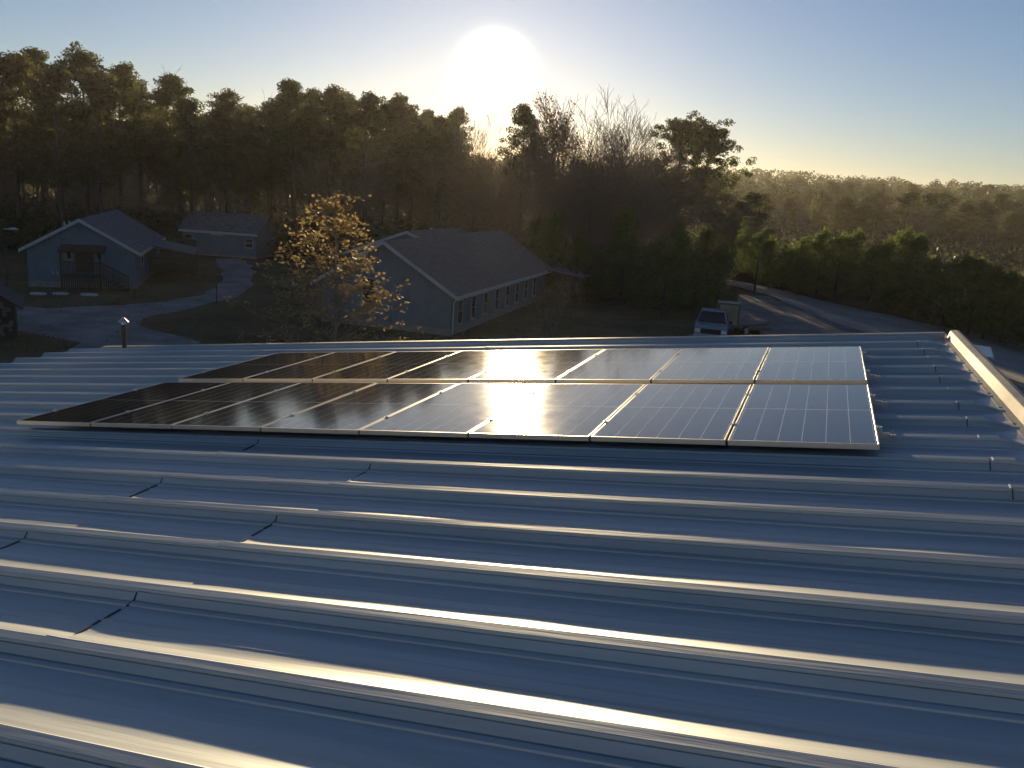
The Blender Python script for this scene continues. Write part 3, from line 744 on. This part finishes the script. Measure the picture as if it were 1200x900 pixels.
# skyline pines of the left wood (front rank), as the skyline of the photograph
gL='tall pines of the wood behind the blue house'
lL='tall dark pine in the wood wall behind the blue house and outbuilding'
for i,(px,top,D) in enumerate([(-60,60,74),(-25,66,78),(8,58,76),(38,52,82),(62,72,70),(92,48,78),(112,78,72),(135,70,84),(160,92,90),(205,84,88),(222,112,76),(240,128,95),(262,102,84),(288,128,92),(318,118,98),(345,90,84),(362,100,95)]):
    tree_px('pine',i,px,top,D,lL,'pine tree',gL,wid=RT.uniform(1.0,1.25))
gM='pines of the wood left of the sun'
lM='pine with a rounded dark crown on the skyline between the golden tree and the sun'
for i,(px,top,D) in enumerate([(388,98,88),(405,106,98),(430,104,86),(452,112,94),(470,108,90),(486,126,100),(505,140,104),(520,134,92)]):
    tree_px('pine',i+2,px,top,D,lM,'pine tree',gM,wid=RT.uniform(.95,1.15))
for (px,top,D,l) in ((160,66,96,'thin leafless tree poking above the pines at the upper left'),(306,100,104,'thin leafless treetop between the pines above the outbuilding'),(545,118,96,'leafless tree just left of and below the sun'),(562,128,84,'slender leafless tree directly under the sun disc')):
    tree_px('bare',int(px),px,top,D,l,'bare tree',None,wid=.8)
tree_px('leafy',1,632,108,86,'rounded tree with dense dark leaves just right of the sun','tree',None,wid=.95)
tree_px('pine',1,618,118,90,'dark pine crown overlapping the rounded tree right of the sun','pine tree',None,wid=.9)
gB='leafless trees right of the sun'; lB='tall leafless hardwood in the stand between the sun and the paired pines'
for i,(px,top,D) in enumerate([(592,160,100),(650,136,96),(668,120,80),(690,112,90),(706,100,76),(724,106,86),(742,106,78),(758,124,84),(772,132,92),(785,160,80),(655,160,74),(610,170,82)]):
    tree_px('bare',i,px,top,D,lB,'bare tree',gB,wid=RT.uniform(.85,1.1))
tree_px('pine_wide',0,806,128,92,'left one of the two broad pines standing out against the sky','pine tree',None,wid=.95)
tree_px('pine_wide',1,836,136,94,'right one of the two broad pines, its crown reaching over the far hill','pine tree',None,wid=1.0)
# inner ranks of the wood
gI='inner trees of the wood'
for i in range(95):
    px=RT.uniform(-90,540); D=RT.uniform(92,150); top=RT.uniform(118,175)
    tree_px('pine',i,px,top,D,'dim pine deep inside the wood behind the skyline pines on the left','pine tree','inner pines of the left wood',wid=RT.uniform(1,1.3))
for i in range(40):
    px=RT.uniform(-60,540); D=RT.uniform(76,110); top=RT.uniform(150,215)
    tree_px('bare',i,px,top,D,'leafless understorey tree among the pine trunks of the left wood','bare tree','leafless trees among the left pines',wid=RT.uniform(.9,1.3))
for i in range(46):
    px=RT.uniform(490,860); D=RT.uniform(76,140) if px<660 else RT.uniform(74,98); top=RT.uniform(165,208)
    k='leafy' if i%3==0 else 'bare'
    tree_px(k,i,px,top,D,'brown low tree with withered leaves in the wood below the sun' if k=='leafy' else 'leafless low tree in the brown wood below the sun','bare tree' if k=='bare' else 'tree','brown trees of the wood below the sun',wid=RT.uniform(1,1.4))
for i in range(14):
    px=RT.uniform(560,860); D=RT.uniform(62,80); top=RT.uniform(225,290)
    tree_px('young',i,px,top,D,'bushy young evergreen at the wood edge behind the pickup truck','evergreen','evergreens at the wood edge behind the pickup',wid=RT.uniform(.9,1.2))
for i in range(14):
    px=RT.uniform(690,850); D=RT.uniform(52,62); top=RT.uniform(270,325)
    tree_px('young',i,px,top,D,'low green evergreen in front of the wood edge left of the pickup truck','evergreen','low evergreens left of the pickup',wid=RT.uniform(1,1.3))
for i in range(6):
    tree_px('young',i,840+i*12,(238,250,244,262,270,262)[i],84+i,'evergreen behind the bend where the road leaves the lot','evergreen','evergreens behind the road bend',wid=1.3)
# young pines along the road, right
for i,(px,top,D) in enumerate([(905,274,80),(925,285,76),(948,272,74),(968,262,72),(990,268,70),(1008,264,70),(1030,282,66),(1045,274,66),(1066,262,64),(1082,268,62),(1100,296,60),(1118,300,58),(1138,292,56),(1152,296,55),(1170,304,53),(1190,310,52),(1212,312,50),(1235,318,50),(1262,322,48),(1290,330,46)]):
    tree_px('young',i,px,top,D,'young bushy pine in the sunlit-topped row along the far side of the road','young pine','young pines along the road',wid=RT.uniform(1.15,1.45))
for i in range(22):
    px=905+i*18+RT.uniform(-6,6); D=78-i*1.35+RT.uniform(-3,2); 
    tree_px('young',i+1,px,RT.uniform(300,316)+i*1.5,D,'lower young pine filling the dark hedge-like row behind the road bank','young pine','lower young pines behind the road bank',wid=RT.uniform(1.2,1.5))
# valley forest on the right
n=0
while n<230:
    px=RT.uniform(840,1290); D=(90 if px<890 else 145)*(345/145)**RT.random(); x=at(px,300,D).x
    H=RT.uniform(9,15)-(2 if D<140 else 0)
    top=px_of(Vector((x,D,hill(x,D)+H)))[1]
    if top<222 and D<250: continue
    k='pine' if RT.random()<.76 else 'bare'
    put(k,n,x,D,H,'rounded olive pine in the valley forest behind the road pines' if k=='pine' else 'grey leafless tree in the valley forest behind the road pines','pine tree' if k=='pine' else 'bare tree','valley forest trees behind the road',None,RT.uniform(1.4,1.9),RT); n+=1
for (px,top,D,l) in ((1190,258,160,'olive pine at the right edge, lighter than its neighbours'),(972,228,172,'broad olive pine in the valley forest with a rounded crown'),(1105,238,165,'dark spreading pine in the middle of the valley forest')):
    tree_px('pine',int(px),px,top,D,l,'pine tree',None,wid=1.5)
# foreground golden tree and saplings
g=tree_px('leafy_gold',0,388,219,22,'small tree with sparse golden leaves lit from behind, just beyond the roof','tree',None,wid=1.45,rot=1.0)
tree_px('leafy_small',0,655,300,38,'slender sapling with a few golden leaves beside the long house','tree',None,wid=.8)
# understorey shrubs
for i in range(64):
    px=-60+i*14+RT.uniform(-6,6); D=RT.uniform(74,90) if px<640 else RT.uniform(60,74)
    D=max(D,84) if 170<px<330 else D
    q=at(px,280,D); put('bush',i,q.x,q.y,RT.uniform(2.0,4.2),'low tangled shrub along the foot of the wood','shrub','shrubs along the foot of the wood',None,RT.uniform(1.2,1.8),RT)
R=random.Random(78); m=MB()
for i in range(7500):
    az=math.radians(R.uniform(-44,40)); r=R.uniform(80,215) if az<math.radians(13) else R.uniform(105,300)
    x,y=r*math.sin(az),r*math.cos(az); z0=hill(x,y); hh=R.uniform(.8,3.2)*(1.5 if R.random()<.3 else 1)
    for _ in range(12): leaf(m,Vector((x+R.uniform(-1.3,1.3),y+R.uniform(-1.3,1.3),z0+R.uniform(0,hh))),R.uniform(.4,.95),R,asp=.5)
tag(m.build('undergrowth',M_brush),'tangled undergrowth on the floor of the wood',None,None,'stuff')
# far canopy as one mass
o_bad=lambda x,y,r: r<300 and noise.noise(Vector((x/28,y/28,4)))>.25
R=random.Random(77); m=MB(); cnt=0
while cnt<3000:
    az=math.radians(R.uniform(-44,46)); r=(290 if az>.26 else 230)*(760/(290 if az>.26 else 230))**R.random()
    x,y=r*math.sin(az),r*math.cos(az)
    if r<330 and az<.15 and R.random()<.6: continue
    H=R.uniform(9,14); z0=hill(x,y); w_=R.uniform(2.2,4.0); cnt+=1
    if o_bad(x,y,r): continue
    nL=70 if r<450 else 44
    for _ in range(nL):
        o_=rv(R); o_.normalize(); o_*=R.uniform(.7,1.0)
        c=Vector((x+o_.x*w_,y+o_.y*w_,z0+H-3.2+o_.z*3.2)); n_=(o_+rv(R)*.55).normalized(); a_=n_.orthogonal().normalized(); b_=n_.cross(a_); q_=R.uniform(.35,.8)*(r/450)**.3
        a_=a_*q_; b_=b_*q_; m.poly([c-a_-b_*.3,c-b_,c+a_*.8,c+b_])
tag(m.build('forest_canopy',M_canopy),'far wooded ridge closing the horizon',None,None,'stuff')
# leaf litter and dry grass tufts on the lawns
R=random.Random(55); m=MB()
for i in range(16000):
    px=R.uniform(-40,700) if R.random()<.7 else R.uniform(700,1250); py=R.uniform(300,412); p=ground(px,py)
    if p.y>85 or (inside(p) and R.random()>.03): continue
    hgt=R.uniform(.04,.13); a=R.uniform(0,6.28); dx,dy=math.cos(a)*.05,math.sin(a)*.05
    m.poly([(p.x-dx,p.y-dy,.0),(p.x+dx,p.y+dy,.0),(p.x+dx*.2+R.uniform(-.05,.05),p.y+dy*.2,hgt)])
tag(m.build('grass_tufts',M_grass),'dry grass and leaf litter on the yard',None,None,'stuff')

# ------------------------------------------------------------------ light, sky
el=math.asin(SUN.z); azs=math.atan2(SUN.x,SUN.y)
print('SUN el',math.degrees(el),'az',math.degrees(azs))
sd=bpy.data.lights.new('sun','SUN'); sd.energy=5.0; sd.angle=math.radians(.6); sd.color=(1,.755,.43)
so=bpy.data.objects.new('sun',sd); so.rotation_euler=(-SUN).to_track_quat('-Z','Y').to_euler(); so.location=(0,0,60); link(so)
wd=bpy.data.worlds.new('World'); sc.world=wd; wd.use_nodes=True; nt=wd.node_tree; nd=nt.nodes; ln=nt.links; nd.clear()
out=nd.new('ShaderNodeOutputWorld'); bg=nd.new('ShaderNodeBackground'); ln.new(bg.outputs[0],out.inputs['Surface'])
sky=nd.new('ShaderNodeTexSky'); sky.sky_type='NISHITA'; sky.sun_disc=False; sky.sun_elevation=el; sky.sun_rotation=azs
sky.air_density=1.0; sky.dust_density=.25; sky.ozone_density=3.0; sky.altitude=100
SKYS=.050; HAZE=.00017
tint=nd.new('ShaderNodeMix'); tint.data_type='RGBA'; tint.blend_type='MULTIPLY'; tint.inputs[0].default_value=1; ln.new(sky.outputs[0],tint.inputs[6]); tint.inputs[7].default_value=(.98,.96,1.10,1); ln.new(tint.outputs[2],bg.inputs['Color']); bg.inputs['Strength'].default_value=SKYS
# the sun's own over-bright disc and its aureole, placed in the sky round the sun's direction
tc=nd.new('ShaderNodeTexCoord'); dp=nd.new('ShaderNodeVectorMath'); dp.operation='DOT_PRODUCT'; nz=nd.new('ShaderNodeVectorMath'); nz.operation='NORMALIZE'
ln.new(tc.outputs['Generated'],nz.inputs[0]); ln.new(nz.outputs[0],dp.inputs[0]); dp.inputs[1].default_value=SUN
def wop(o,a,b=None):
    n=nd.new('ShaderNodeMath'); n.operation=o
    for i,x in enumerate((a,b)):
        if x is None: continue
        if isinstance(x,(int,float)): n.inputs[i].default_value=x
        else: ln.new(x,n.inputs[i])
    return n.outputs[0]
ang=wop('ARCCOSINE',wop('MINIMUM',dp.outputs['Value'],.9999999))
def gauss(s,amp): 
    q=wop('DIVIDE',ang,math.radians(s)); return wop('MULTIPLY',wop('EXPONENT',wop('MULTIPLY',wop('MULTIPLY',q,q),-1)),amp)
def emis(col,val):
    c=nd.new('ShaderNodeBackground'); c.inputs['Color'].default_value=(*col,1); ln.new(val,c.inputs['Strength']); return c.outputs[0]
adds=[emis((1,.90,.66),gauss(1.18,14)),emis((1,.80,.50),gauss(3.4,.06)),emis((1,.78,.55),gauss(11,.004))]
cur=bg.outputs[0]
for a in adds:
    s=nd.new('ShaderNodeAddShader'); ln.new(cur,s.inputs[0]); ln.new(a,s.inputs[1]); cur=s.outputs[0]
ln.new(cur,out.inputs['Surface'])

hm=bpy.data.materials.new('air'); hm.use_nodes=True; hn=hm.node_tree; hn.nodes.clear(); ho=hn.nodes.new('ShaderNodeOutputMaterial'); hv=hn.nodes.new('ShaderNodeVolumePrincipled')  # haze volume added to stand in for lens glare over the trees
hv.inputs['Color'].default_value=(.97,.92,.86,1); hv.inputs['Density'].default_value=HAZE; hv.inputs['Anisotropy'].default_value=.50
hn.links.new(hv.outputs[0],ho.inputs['Volume'])
if HAZE:
    m=MB(); m.box(-900,900,-900,900,-2,37); o=m.build('haze',hm); tag(o,'thin haze added in place of lens glare',None,None,'stuff')
# ------------------------------------------------------------------ camera and view
cd=bpy.data.cameras.new('camera'); cd.sensor_width=36; cd.sensor_fit='HORIZONTAL'; cd.lens=FPX/1200*36; cd.clip_start=.1; cd.clip_end=9000
co=bpy.data.objects.new('camera',cd)
cx,cy,cz=W @ Vector((1,0,0)), W @ Vector((0,-1,0)), W @ Vector((0,0,-1))
Mc=Matrix((cx,cy,cz)).transposed().to_4x4(); Mc.translation=CAM; co.matrix_world=Mc; link(co); sc.camera=co
vs=sc.view_settings; vs.view_transform='Standard'; vs.look='None'; vs.gamma=1; vs.exposure=0.95; vs.use_curve_mapping=False
sc.cycles.max_bounces=6; sc.cycles.diffuse_bounces=3; sc.cycles.transmission_bounces=3; sc.cycles.use_fast_gi=False
sc.cycles.sample_clamp_indirect=4.0
